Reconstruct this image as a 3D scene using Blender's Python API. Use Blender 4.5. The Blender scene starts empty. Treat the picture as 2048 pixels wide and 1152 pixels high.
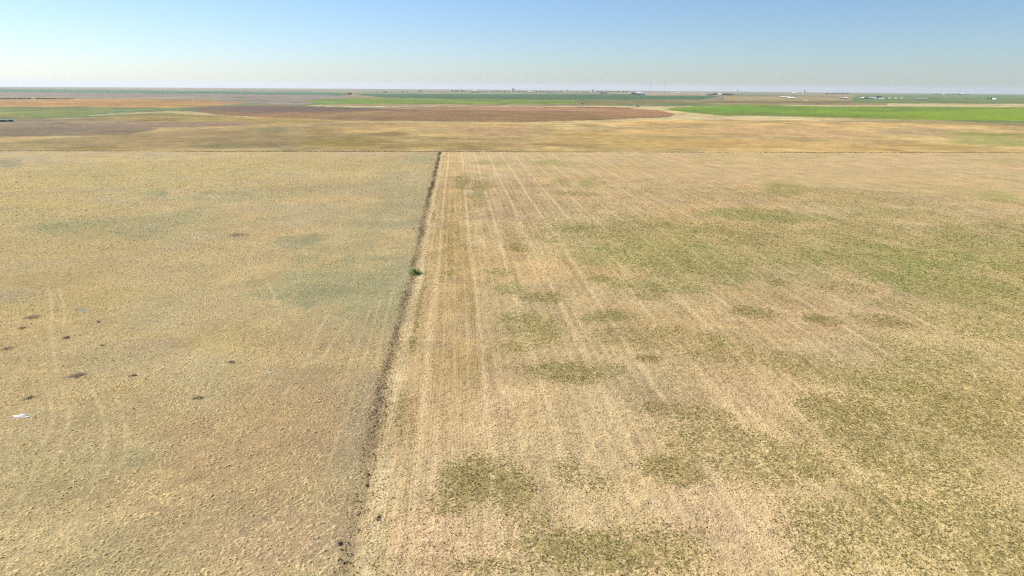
import bpy, bmesh, math, random
import numpy as np
from mathutils import Matrix, Vector

# ------------------------------------------------------------------ camera, sky, sun, exposure
SC = bpy.context.scene
COL = SC.collection
F, W2, H2 = 1365.0, 1024.0, 576.0          # focal length and half size in the photograph's pixels
CAM_H = 60.0
LEVEL_Y = 173.5
ROLL = math.radians(0.42)
PITCH = math.atan((H2 - LEVEL_Y) / F)
RE = 7.43e6                                # effective earth radius: the plain curves away
fw = Vector((0, math.cos(PITCH), -math.sin(PITCH)))
up0 = Vector((0, math.sin(PITCH), math.cos(PITCH)))
rt0 = Vector((1, 0, 0))
rt = math.cos(ROLL) * rt0 + math.sin(ROLL) * up0
up = -math.sin(ROLL) * rt0 + math.cos(ROLL) * up0
cd = bpy.data.cameras.new("camera")
cam = bpy.data.objects.new("camera", cd)
COL.objects.link(cam)
cam.matrix_world = Matrix(((rt.x, up.x, -fw.x, 0), (rt.y, up.y, -fw.y, 0), (rt.z, up.z, -fw.z, CAM_H), (0, 0, 0, 1)))
cd.sensor_width = 36.0
cd.lens = F / 2048 * 36
cd.clip_start = 0.5
cd.clip_end = 200000
SC.camera = cam

SUN_AZ = math.radians(-60)                 # measured from the view direction, negative to the left
SUN_EL = math.radians(42)
world = bpy.data.worlds.new("World")
SC.world = world
world.use_nodes = True
wn = world.node_tree
bg = wn.nodes["Background"]
sky = wn.nodes.new("ShaderNodeTexSky")
sky.sky_type = 'NISHITA'
sky.sun_disc = False
sky.sun_elevation = SUN_EL
sky.sun_rotation = SUN_AZ
sky.altitude = 600
sky.air_density = 1.0
sky.dust_density = 0.65
sky.ozone_density = 7.0
wn.links.new(sky.outputs[0], bg.inputs[0])
bg.inputs[1].default_value = 0.082
sl = bpy.data.lights.new("sun", 'SUN')
sl.energy = 4.7
sl.angle = math.radians(0.5)
sl.color = (1.0, 0.95, 0.87)
sun = bpy.data.objects.new("sun", sl)
COL.objects.link(sun)
sd = Vector((math.sin(SUN_AZ) * math.cos(SUN_EL), math.cos(SUN_AZ) * math.cos(SUN_EL), math.sin(SUN_EL)))
sun.rotation_euler = sd.to_track_quat('Z', 'Y').to_euler()
sun.location = sd * 300
SC.view_settings.view_transform = 'Standard'
SC.view_settings.look = 'None'
SC.view_settings.exposure = 0.66
SC.view_settings.gamma = 1.0

rng = np.random.default_rng(7)
random.seed(7)

# ------------------------------------------------------------------ helpers
def gz(x, y):
    return -(x * x + y * y) / (2 * RE)

def at(px, py):
    """photograph pixel -> point on the curved plain (x, y)"""
    dx, dy = px - W2, py - H2
    c, s = math.cos(ROLL), math.sin(ROLL)
    dx, dy = c * dx + s * dy, -s * dx + c * dy
    vx = dx
    vy = F * math.cos(PITCH) - dy * math.sin(PITCH)
    vz = -F * math.sin(PITCH) - dy * math.cos(PITCH)
    hd = math.hypot(vx, vy)
    s_ = -vz / hd
    disc = s_ * s_ - 2 * CAM_H / RE
    r = RE * (s_ - math.sqrt(disc)) if disc > 0 else RE * max(s_, 0.003)
    return vx / hd * r, vy / hd * r

def mpp(px, py):                            # metres per photograph pixel there
    x, y = at(px, py)
    return math.hypot(math.hypot(x, y), CAM_H) / F

def lin(c):
    return tuple(((v / 255) / 12.92 if v / 255 < 0.04045 else ((v / 255 + 0.055) / 1.055) ** 2.4) for v in c)

ALB = 0.70                                  # sunlit look in sRGB -> base colour
def A(r, g, b, k=1.0):
    return np.array(lin((r, g, b))) * ALB * k

def hsh(ix, iy, seed):
    n = (ix.astype(np.int64) * 374761393 + iy.astype(np.int64) * 668265263 + seed * 1442695041) & 0xFFFFFFFF
    n = ((n ^ (n >> 13)) * 1274126177) & 0xFFFFFFFF
    n = n ^ (n >> 16)
    return (n & 0xFFFF) / 65535.0

def vnoise(x, y, seed=0):
    x0 = np.floor(x); y0 = np.floor(y)
    fx = x - x0; fy = y - y0
    fx = fx * fx * (3 - 2 * fx); fy = fy * fy * (3 - 2 * fy)
    a = hsh(x0, y0, seed); b = hsh(x0 + 1, y0, seed); c = hsh(x0, y0 + 1, seed); d = hsh(x0 + 1, y0 + 1, seed)
    return (a * (1 - fx) + b * fx) * (1 - fy) + (c * (1 - fx) + d * fx) * fy

def fbm(x, y, size, octv=4, seed=0):
    v = 0; amp = 1; tot = 0; s = size
    for i in range(octv):
        v = v + amp * vnoise(x / s + 17.3 * i, y / s - 9.1 * i, seed + i); tot += amp
        amp *= 0.55; s *= 0.5
    return v / tot                          # 0..1 about 0.5

def sstep(a, b, v):
    t = np.clip((v - a) / (b - a), 0.0, 1.0)
    return t * t * (3 - 2 * t)

def inpoly(x, y, poly):
    ins = np.zeros(x.shape, bool)
    n = len(poly)
    for i in range(n):
        x1, y1 = poly[i]; x2, y2 = poly[(i + 1) % n]
        if y1 == y2: continue
        c = ((y1 > y) != (y2 > y)) & (x < (x2 - x1) * (y - y1) / (y2 - y1) + x1)
        ins ^= c
    return ins

def segdist(x, y, pl):
    d = np.full(x.shape, 1e9)
    for (x1, y1), (x2, y2) in zip(pl[:-1], pl[1:]):
        vx, vy = x2 - x1, y2 - y1
        t = np.clip(((x - x1) * vx + (y - y1) * vy) / (vx * vx + vy * vy + 1e-9), 0, 1)
        d = np.minimum(d, np.hypot(x - x1 - t * vx, y - y1 - t * vy))
    return d

def world_poly(pts):
    return [at(*p) for p in pts]

# field frame: V runs along the fence row, U across it
TA = 0.082
CA, SA = math.cos(math.atan(TA)), math.sin(math.atan(TA))
def UV(x, y):
    return x * CA + y * SA, -x * SA + y * CA
FENCE_U = UV(*at(843, 480))[0]
bx0, by0 = at(0, 302.0); bx1, by1 = at(2048, 306.0)
BS = (by1 - by0) / (bx1 - bx0)
def beyond(x, y):                           # metres past the far boundary of the two near fields
    return (y - (by0 + BS * (x - bx0))) / math.hypot(1, BS)

# ------------------------------------------------------------------ what the land looks like (metres, on the plain)
def blob(px, py, rx, ry):
    cx, cy = at(px, py)
    ax, ay = at(px + rx, py); bx, by = at(px - rx, py)
    a = math.hypot(ax - bx, ay - by) / 2
    fx, fy = at(px, py - ry) if py - ry > 176 else at(px, py + 0.0)
    nx, ny = at(px, py + ry)
    b = math.hypot(fx - nx, fy - ny) / 2
    L = math.hypot(cx, cy)
    return cx, cy, a, b, cx / L, cy / L     # radial unit vector: the patch's own long axis on the land

def bmask(x, y, B, soft=0.45, warp=None):
    cx, cy, a, b, rx, ry = B
    dx, dy = x - cx, y - cy
    r = dx * rx + dy * ry
    t = dx * ry - dy * rx
    q = np.sqrt((t / a) ** 2 + (r / b) ** 2)
    if warp is not None: q = q + warp
    return 1 - sstep(1 - soft, 1 + soft, q)

POLY = []   # far fields: polygon, colour, noise strength, region name
def far(pts, col, nz=0.10, region='farmland'):
    POLY.append((world_poly(pts), np.array(col), nz, region))

far([(-200,250),(-200,176.5),(0,177),(342,181),(684,186.2),(684,190.5),(342,187.5),(0,184),(-200,182)], A(70,120,70))
far([(700,187.5),(1400,188.5),(1440,193),(1400,199),(1000,199),(900,197.5),(760,194.5)], A(66,108,52))
far([(1200,184.5),(1440,185.0),(1440,191),(1300,191)], A(178,158,130))
far([(0,184),(342,188),(684,191),(684,196),(342,194),(0,191)], A(148,132,122))
far([(-200,191),(342,194),(600,196.5),(600,199.5),(342,199),(-200,199)], A(160,146,112))
far([(-200,199),(100,198.5),(342,199),(480,199.5),(560,202),(500,206),(410,213.2),(342,215.5),(170,214),(-200,213)], A(190,146,78), 0.3)
far([(410,199.5),(600,191),(700,195),(620,206.5),(600,210),(520,208.5)], A(150,137,122), 0.08)
far([(600,202),(650,197.8),(760,196),(900,198),(1000,199.3),(1160,200.2),(1160,207.5),(1000,208.6),(700,208),(640,206)], A(126,148,14), 0.16, 'green_crop_field')
far([(1150,200.2),(1300,200.5),(1480,202.3),(1480,206),(1160,207.5)], A(134,126,62), 0.15)
far([(1450,193),(1710,194.5),(1710,202),(1450,201)], A(176,158,104), 0.12)
far([(1450,201),(1710,202),(1700,207),(1450,206)], A(140,120,76), 0.12)
far([(1710,189),(2300,191),(2300,208),(1900,207),(1700,206.5)], A(116,138,66), 0.18)
far([(1560,209.5),(1775,211),(1775,206.8),(1900,207),(2300,209),(2300,215.5),(2048,214.5),(1775,213.5),(1560,212)], A(206,192,140), 0.06)
far([(640,208.3),(1160,208.8),(1300,211),(1340,214),(1150,214.5),(900,217),(700,214),(600,211)], A(172,148,110), 0.12)
far([(-200,214),(175,214.5),(230,218),(185,230),(90,237),(-200,240)], A(128,138,62), 0.35)
far([(-200,227),(20,227),(60,233),(-200,237)], A(158,148,72), 0.2)
far([(175,230.5),(240,226.5),(342,221),(385,222.5),(430,229),(520,233.6),(520,235.2),(420,232),(342,227),(240,229),(185,232)], A(190,178,126), 0.06, 'dirt_road')
far([(190,233),(342,227.5),(520,235.5),(700,242),(560,248),(300,247),(150,240)], A(170,148,82), 0.22)
far([(-200,239),(150,239),(300,243),(470,246),(500,252),(300,256),(-200,256)], A(160,141,108), 0.22)
far([(-200,248),(200,248),(320,258),(250,271),(-200,273)], A(144,124,90), 0.22)
PLOUGH = [(378,218.5),(400,215.2),(450,212.6),(520,210.6),(600,212.3),(700,216.3),(800,218),(880,216),(1000,214),(1160,214),(1250,215.5),(1320,221),(1352,228),(1340,233.5),(1280,237.2),(1160,241.2),(1050,243.2),(900,243.6),(700,240.5),(560,236),(460,231.5),(400,224.5)]
far([(600,211),(700,214),(900,213),(1160,211.5),(1360,214.5),(1368,224),(1450,231),(1800,238.5),(1800,241.5),(1400,240.5),(1290,240.2),(1150,244.6),(1150,242),(1000,214)], A(216,196,146), 0.06, 'dirt_road')
far(PLOUGH, A(154,121,78), 0.08, 'ploughed_field')
GREEN = [(1330,218.5),(1345,216),(1400,212.5),(1480,209),(1570,211),(1710,213.6),(1776,214.3),(2048,215.6),(2300,217),(2300,245),(2048,241),(1870,240.2),(1790,239),(1710,236.6),(1550,232.2),(1440,230.2),(1370,223.5)]
far(GREEN, A(126,158,4), 0.16, 'green_crop_field')

# colour patches: pixel centre, half size, colour, strength
PATCH = [(p[0], blob(*p[0]), A(*p[1]) * (np.array([0.97, 0.96, 0.92]) if p[0][1] < 303 else 1), p[2]) for p in [
 # ploughed circle tones
 ((560,217,190,6),(112,90,76),0.95), ((720,217,160,3),(108,88,66),0.8), ((1050,218,230,4),(180,134,96),0.9), ((1280,226,80,6),(176,130,84),0.6), ((950,232,200,7),(148,112,68),0.5),
 # green field tones
 ((1500,221,100,6),(104,148,24),0.5), ((1900,231,180,8),(142,162,22),0.6), ((1560,229,170,3),(118,126,54),0.8), ((2030,226,120,10),(140,162,14),0.7),
 # beyond the boundary
 ((125,274,40,2),(190,176,118),0.9), ((48,276,16,1.2),(184,170,112),0.8), ((185,297,60,3),(142,128,36),0.85), ((60,288,120,8),(138,124,68),0.6),
 ((320,250,160,5),(152,122,96),0.8), ((450,290,55,5),(118,124,66),0.8), ((545,262,22,8),(128,130,76),0.8), ((400,275,260,16),(146,122,76),0.7),
 ((700,284,90,12),(146,126,56),0.85), ((785,267,34,5),(132,108,62),0.8), ((640,262,40,8),(138,116,62),0.6), ((900,291,110,6),(152,128,64),0.6), ((560,240,90,4),(166,142,80),0.5),
 ((1000,262,70,10),(180,144,104),0.5), ((1180,269,30,4),(182,146,66),0.6), ((1560,262,160,10),(208,166,122),0.6), ((1500,288,240,8),(206,166,98),0.6), ((1850,262,70,9),(180,154,116),0.6),
 ((1960,268,60,5),(144,146,76),0.75), ((2000,282,90,8),(166,164,92),0.8), ((1930,246,200,4),(172,148,90),0.6), ((1880,292,60,4),(178,148,76),0.6), ((1250,280,160,14),(188,158,92),0.5), ((120,262,200,8),(126,110,84),0.6),
 # pasture
 ((60,450,140,90),(200,174,110),0.6), ((200,350,260,35),(198,176,110),0.6), ((560,335,220,22),(196,174,112),0.5), ((230,445,210,20),(168,160,112),0.6), ((120,452,80,9),(158,158,110),0.7),
 ((480,388,90,8),(164,158,112),0.6), ((318,390,28,8),(158,156,112),0.7), ((290,462,50,12),(156,154,116),0.6), ((610,482,34,12),(152,148,108),0.7), ((15,326,22,9),(148,144,108),0.8), ((700,560,110,40),(166,160,114),0.7),
 ((720,470,70,60),(170,158,112),0.5), ((790,400,50,60),(164,156,114),0.5), ((740,610,80,60),(164,156,112),0.6), ((655,590,50,18),(150,146,106),0.5), ((840,318,30,6),(160,158,112),0.6),
 ((480,880,180,90),(180,150,108),0.45), ((270,850,160,60),(176,152,104),0.35), ((520,830,80,30),(196,166,108),0.5), ((110,960,60,60),(176,162,110),0.6), ((280,915,70,30),(166,156,110),0.6), ((380,1060,150,50),(162,152,108),0.6), ((240,1110,90,40),(168,152,108),0.4),
 ((610,1080,110,60),(190,160,120),0.5), ((660,780,60,90),(176,152,108),0.5), ((680,960,50,100),(174,148,110),0.5), ((180,500,160,60),(186,162,108),0.4), ((150,700,120,70),(192,166,112),0.4),
 ((470,680,90,40),(196,170,104),0.4), ((560,900,260,130),(178,150,110),0.55), ((640,700,120,60),(182,156,114),0.5), ((600,1090,160,60),(196,166,128),0.4),
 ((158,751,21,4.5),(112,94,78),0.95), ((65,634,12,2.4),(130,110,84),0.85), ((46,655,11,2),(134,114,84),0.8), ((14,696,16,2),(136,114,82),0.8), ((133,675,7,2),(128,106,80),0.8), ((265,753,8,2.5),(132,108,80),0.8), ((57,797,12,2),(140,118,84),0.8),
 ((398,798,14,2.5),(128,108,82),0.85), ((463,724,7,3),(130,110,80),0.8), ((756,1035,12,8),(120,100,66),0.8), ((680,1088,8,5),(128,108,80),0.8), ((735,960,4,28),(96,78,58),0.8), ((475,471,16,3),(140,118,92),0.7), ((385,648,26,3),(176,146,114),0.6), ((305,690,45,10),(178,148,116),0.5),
 # stubble
 ((905,410,32,110),(184,154,94),0.65), ((890,600,30,90),(190,158,112),0.35), ((1250,340,200,30),(192,160,112),0.5), ((1600,340,250,35),(204,170,118),0.4), ((1850,320,200,18),(210,178,128),0.5), ((1040,400,60,50),(182,152,112),0.5),
 ((1400,400,160,30),(198,164,116),0.4), ((1480,790,120,50),(214,180,132),0.6), ((1600,800,60,30),(220,186,138),0.6), ((1880,640,120,30),(216,182,138),0.6), ((1620,620,120,60),(208,174,128),0.5), ((1300,900,80,60),(212,178,128),0.4),
 ((1500,1000,500,180),(220,192,142),0.5), ((900,1000,120,180),(218,188,142),0.4), ((1480,1050,160,90),(224,190,150),0.5), ((1750,950,300,200),(218,190,134),0.4), ((1980,800,200,350),(214,190,124),0.45), ((900,850,80,90),(214,180,132),0.4), ((860,1060,90,100),(220,184,142),0.5), ((1000,1100,50,60),(218,180,140),0.4),
 ((990,790,30,60),(216,184,140),0.5), ((760,1080,22,90),(214,190,136),0.6),
]]
WHITE = [((45,832,12,2.4),(216,208,184),0.7), ((545,745,14,3.5),(196,186,150),0.5), ((50,829,26,5),(186,176,148),0.35), ((432,629,12,2.5),(214,190,160),0.7), ((168,621,9,3),(168,164,150),0.9), ((520,739,14,3),(190,172,136),0.4)]
PATCH += [(p[0], blob(*p[0]), A(*p[1]), p[2]) for p in WHITE]

# green plants through the stubble: pixel centre, half size, density, greenness
WEED = [(blob(*w[0]), w[1], w[2]) for w in [
 ((1560,490,420,60),0.5,0.85), ((1340,505,170,40),0.9,0.9), ((1400,540,130,32),0.75,0.7), ((1240,470,90,20),0.6,0.6), ((1150,456,50,11),0.7,0.6), ((1300,450,90,9),0.7,0.6), ((1480,470,120,36),0.7,0.6), ((1520,432,130,12),0.9,0.95), ((1590,470,110,30),0.5,0.6), ((1320,575,90,12),0.8,0.8),
 ((1800,520,200,36),0.9,0.95), ((1900,560,220,34),0.9,0.9), ((1960,500,160,50),0.7,0.7), ((1740,470,120,26),0.6,0.7), ((1680,445,80,12),0.7,0.7), ((2000,600,150,50),0.7,0.7), ((1820,430,120,14),0.4,0.7), ((2040,450,80,20),0.6,0.7),
 ((1001,544,26,8),0.9,1.0), ((1022,577,36,10),0.8,0.9), ((1085,593,44,13),1.0,0.35), ((1065,655,68,36),0.85,0.8), ((1040,690,60,14),0.6,0.8), ((1205,556,30,8),0.8,1.0), ((1232,632,46,11),0.8,0.8), ((1190,640,30,8),0.5,0.8),
 ((1140,742,76,22),0.9,0.5), ((1230,740,30,14),0.5,0.4), ((1297,717,32,9),0.95,0.2), ((1505,625,46,12),0.8,0.2), ((1560,566,26,7),0.8,0.3), ((1300,592,36,9),0.6,0.2), ((1290,670,110,30),0.45,0.35), ((1400,690,120,30),0.4,0.4),
 ((1380,826,96,20),0.9,0.3), ((1440,880,100,40),0.75,0.4), ((1500,930,120,40),0.6,0.4), ((1690,820,96,30),0.8,0.35), ((1580,920,110,40),0.55,0.5), ((1340,940,70,30),0.8,0.35), ((1140,945,28,30),0.9,0.4), ((1200,960,60,26),0.5,0.4),
 ((950,955,80,50),0.8,0.55), ((900,1000,50,30),0.6,0.4), ((1020,980,50,50),0.7,0.5), ((1180,1100,170,40),0.75,0.4), ((1000,1130,90,20),0.5,0.4), ((1060,1040,50,30),0.4,0.4), ((1330,1090,90,50),0.5,0.4),
 ((1700,740,150,30),0.6,0.6), ((1900,750,180,24),0.6,0.5), ((1830,700,140,20),0.4,0.5), ((1950,830,140,60),0.5,0.5), ((1800,900,160,60),0.55,0.45), ((1900,1050,200,100),0.5,0.45), ((1640,1060,90,70),0.5,0.4), ((1830,1010,46,16),0.8,1.0),
 ((1440,690,50,10),0.6,1.0), ((1780,770,70,24),0.6,0.6), ((1650,640,40,10),0.7,0.3), ((1760,640,60,12),0.7,0.3), ((1690,575,60,12),0.6,0.4), ((1780,610,50,12),0.5,0.6), ((900,545,14,5),0.8,0.6),
 ((962,371,22,12),0.9,0.25), ((925,358,14,18),0.7,0.3), ((958,395,22,14),0.5,0.4), ((985,326,40,5),0.8,0.3), ((1096,326,40,6),0.8,0.85), ((965,350,22,4),0.7,0.9), ((1125,365,24,8),0.5,0.9), ((1175,366,18,10),0.5,0.9), ((1150,388,50,5),0.5,0.3), ((1040,495,30,8),0.7,0.2),
 ((1570,378,40,14),0.6,0.6), ((1700,390,150,16),0.35,0.4), ((1990,392,40,10),0.5,1.0), ((1850,380,100,14),0.3,0.4), ((1990,322,50,4),0.5,0.7), ((1830,340,40,3),0.4,0.2), ((1990,660,60,20),0.4,0.8), ((1960,900,40,20),0.5,0.6),
]]

TRACKS = [[(95,576),(103,610),(101,670),(110,730),(122,780),(135,815),(138,846),(117,896),(102,936),(85,986),(62,1076),(50,1150)],
          [(118,580),(128,620),(126,660)], [(75,746),(102,806),(105,846),(65,946),(40,1001),(20,1060)], [(170,766),(200,811),(212,856),(208,916),(185,956),(165,1026),(100,1076),(0,1131)],
          [(210,771),(240,811),(252,861),(250,900)], [(660,621),(640,656),(610,726),(560,800)], [(695,641),(645,716),(585,741)], [(710,771),(680,856),(635,991),(610,1051),(585,1110)],
          [(735,791),(700,876),(665,956)], [(380,1056),(325,1091),(270,1135)], [(420,1066),(350,1121),(300,1160)], [(760,600),(735,690),(715,750)], [(740,620),(700,720),(676,790)],
          [(530,560),(545,585),(552,610)], [(790,560),(770,640),(752,720)], [(250,910),(225,960),(190,1000)]]
TRACKS = [world_poly(t) for t in TRACKS]
PIVOT_TRACKS = []

FARK = np.array([0.84, 0.82, 0.72])
def land(x, y):
    """base colour (n,3), masks (n,4): weed density, pasture, stubble, greenness"""
    r = np.hypot(x, y)
    u, v = UV(x, y)
    n1 = fbm(x, y, 60, 4, 3); n2 = fbm(x, y, 9, 4, 11); n3 = fbm(x, y, 600, 4, 21); n4 = fbm(x, y, 25, 3, 31)
    bd = beyond(x, y)
    isfar = bd > 0
    past = (~isfar) & (u < FENCE_U)
    stub = (~isfar) & (u >= FENCE_U)
    col = np.zeros((len(x), 3))
    reg = np.zeros(len(x), int)
    # default farmland: broad quarter-section plots, hazier with distance by the air alone
    cell = hsh(np.floor((u + 300) / 1300), np.floor((v + 200) / 1300), 5)
    pal = FARK * np.array([A(150,136,96), A(170,150,108), A(122,136,84), A(160,142,96), A(112,132,86), A(176,160,120), A(140,128,108)])
    col[:] = pal[(cell * 6.99).astype(int)]
    nearfar = isfar & (r < 1500)
    w = sstep(-350, 450, x)[:, None]
    tan = A(176,151,96) * (1 - w) + A(202,170,108) * w
    col[nearfar] = tan[nearfar]
    jx = 1 + (fbm(x, y, 150, 4, 71) - 0.5) * 0.05
    for poly, c, nz, rn in POLY:
        m = inpoly(x * jx, y * jx, poly) & isfar
        col[m] = FARK * c * (1 + nz * 2 * (n3[m] - 0.5))[:, None]
        reg[m] = {'farmland': 0, 'ploughed_field': 1, 'green_crop_field': 2, 'dirt_road': 3}[rn]
    col[past] = A(191,168,119)
    col[stub] = A(205,176,126)
    k = (1 + 0.34 * (n1 - 0.5) + 0.22 * (n2 - 0.5))[:, None]
    col = np.where(isfar[:, None], col * (1 + 0.75 * (fbm(x, y, 150, 4, 41) - 0.5) + 0.85 * (fbm(x, y, 42, 3, 43) - 0.5))[:, None], col * k)
    # warm and grey mottling
    hue = (n4 - 0.5)[:, None] * np.array([0.16, 0.0, -0.24])
    col = col * (1 + np.where(isfar[:, None], (fbm(x, y, 110, 4, 45) - 0.5)[:, None] * np.array([0.25, -0.05, -0.35]), hue))
    warp = (fbm(x, y, 16, 4, 51) - 0.5) * 1.5 + (vnoise(x / 2.5, y / 2.5, 53) - 0.5) * 0.45
    warpf = (fbm(x, y, 90, 3, 61) - 0.5) * 1.0
    plm = inpoly(x, y, POLY_PLOUGH); grm = inpoly(x, y, POLY_GREEN)
    for i, (src, B, c, s) in enumerate(PATCH):
        m = bmask(x, y, B, 0.5, warp * 1.7 if (306 < src[1] and src[0] < 820 and src[2] > 25) else warpf if isfar.any() and src[1] < 303 else warp) * s
        if i < 5: m = m * plm
        elif i < 9: m = m * grm
        elif src[1] < 303: m = m * isfar
        elif src[0] < 880 - (src[1] - 306) * 0.2: m = m * past
        else: m = m * stub
        j = m > 0.003
        col[j] = col[j] * (1 - m[j, None]) + (c * (0.92 + 0.16 * n2[j])[:, None]) * m[j, None]
    weed = np.zeros(len(x)); green = np.zeros(len(x)) + 0.35
    for B, dn, g in WEED:
        m = bmask(x, y, B, 0.55, warp * (0.9 if B[2] > 15 else 0.35)) * min(1.0, dn * (1 if B[2] > 15 else 1.4)) * stub
        green = np.where(m > weed, g, green)
        weed = np.maximum(weed, m)
    brk = 0.68 + 0.32 * sstep(0.36, 0.54, fbm(u * 1.6, v * 0.8, 11, 3, 57))
    weed = weed * brk
    base = (0.12 + 0.42 * sstep(0.46, 0.7, n1) + 0.20 * sstep(0, 70, u)) * (0.5 + 0.5 * brk)
    weed = np.where(stub, np.clip(weed + base * (1 - weed) * 0.7, 0, 1), 0)
    # tracks in the pasture
    near = past & (r < 420)
    for t in TRACKS:
        d = segdist(x[near], y[near], t)
        wig = (vnoise(x[near] / 6, y[near] / 6, 77) - 0.5) * 0.8
        m = np.exp(-((d + wig * 0.25) / 0.42) ** 2) * 0.9 * (0.3 + 0.7 * (vnoise(x[near] / 15, y[near] / 15, 78)))
        col[near] = col[near] * (1 - m[:, None]) + A(208,184,134) * m[:, None]
    # bare pale lip and dark weedy strip along the fence row
    du = u - FENCE_U + (fbm(v, v * 0, 18, 3, 88) - 0.5) * 1.6
    nw = 1 + 0.5 * sstep(190, 90, v)         # the weedy margin widens towards the near end
    spk = vnoise(x / 0.7, y / 0.7, 95)
    m = np.exp(-((du + 1.0 * nw) / (1.0 * nw)) ** 2) * (0.35 + 0.5 * vnoise(v / 9, v * 0, 90)) * (0.6 + 0.6 * spk) * (~isfar)
    m = np.clip(m, 0, 1); col = col * (1 - m[:, None]) + A(128,108,84) * m[:, None]
    m = np.exp(-((du - 1.7) / 1.2) ** 2) * (0.35 + 0.5 * vnoise(v / 12, v * 0 + 3, 91)) * (~isfar)
    m = np.clip(m, 0, 1); col = col * (1 - m[:, None]) + A(226,204,158) * m[:, None]
    m = np.exp(-((du + 4.5) / 2.4) ** 2) * 0.5 * vnoise(v / 22, v * 0 + 7, 92) * (~isfar)
    col = col * (1 - m[:, None]) + A(160,150,116) * m[:, None]
    weed = np.maximum(weed, np.exp(-((du - 3.6) / 1.2) ** 2) * 0.75 * stub * sstep(0.35, 0.6, vnoise(v / 20, v * 0 + 9, 96)))
    weed = np.maximum(weed, np.exp(-((du - 1.2) / 1.3) ** 2) * 0.35 * stub)
    masks = np.stack([weed, past * 1.0, stub * 1.0, green], 1)
    reg[past] = 4; reg[stub] = 5
    return np.clip(col, 0.01, 0.95), masks, reg
POLY_PLOUGH = world_poly(PLOUGH); POLY_GREEN = world_poly(GREEN)

# ------------------------------------------------------------------ materials
def newmat(name):
    m = bpy.data.materials.new(name); m.use_nodes = True
    return m, m.node_tree.nodes, m.node_tree.links, m.node_tree.nodes["Principled BSDF"]

def mth(N, L, op, a, b=None, c=None, clamp=False):
    n = N.new("ShaderNodeMath"); n.operation = op; n.use_clamp = clamp
    for i, v in enumerate((a, b, c)):
        if v is None: continue
        if isinstance(v, (int, float)): n.inputs[i].default_value = v
        else: L.new(v, n.inputs[i])
    return n.outputs[0]

def mapr(N, L, v, a, b, c, d):
    n = N.new("ShaderNodeMapRange"); n.clamp = True
    L.new(v, n.inputs[0])
    for i, q in enumerate((a, b, c, d)):
        if isinstance(q, (int, float)): n.inputs[i + 1].default_value = q
        else: L.new(q, n.inputs[i + 1])
    return n.outputs[0]

def noise(N, L, vec, scale, detail=3, rough=0.55):
    n = N.new("ShaderNodeTexNoise"); n.inputs["Scale"].default_value = scale
    n.inputs["Detail"].default_value = detail; n.inputs["Roughness"].default_value = rough
    L.new(vec, n.inputs["Vector"]); return n.outputs["Fac"]

def mixc(N, L, f, a, b, mode='MIX'):
    n = N.new("ShaderNodeMix"); n.data_type = 'RGBA'; n.blend_type = mode
    for i, v in ((0, f), (6, a), (7, b)):
        if isinstance(v, (int, float)): n.inputs[i].default_value = v
        elif isinstance(v, (tuple, list, np.ndarray)): n.inputs[i].default_value = (*[float(q) for q in v], 1.0)
        else: L.new(v, n.inputs[i])
    return n.outputs[2]

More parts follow.
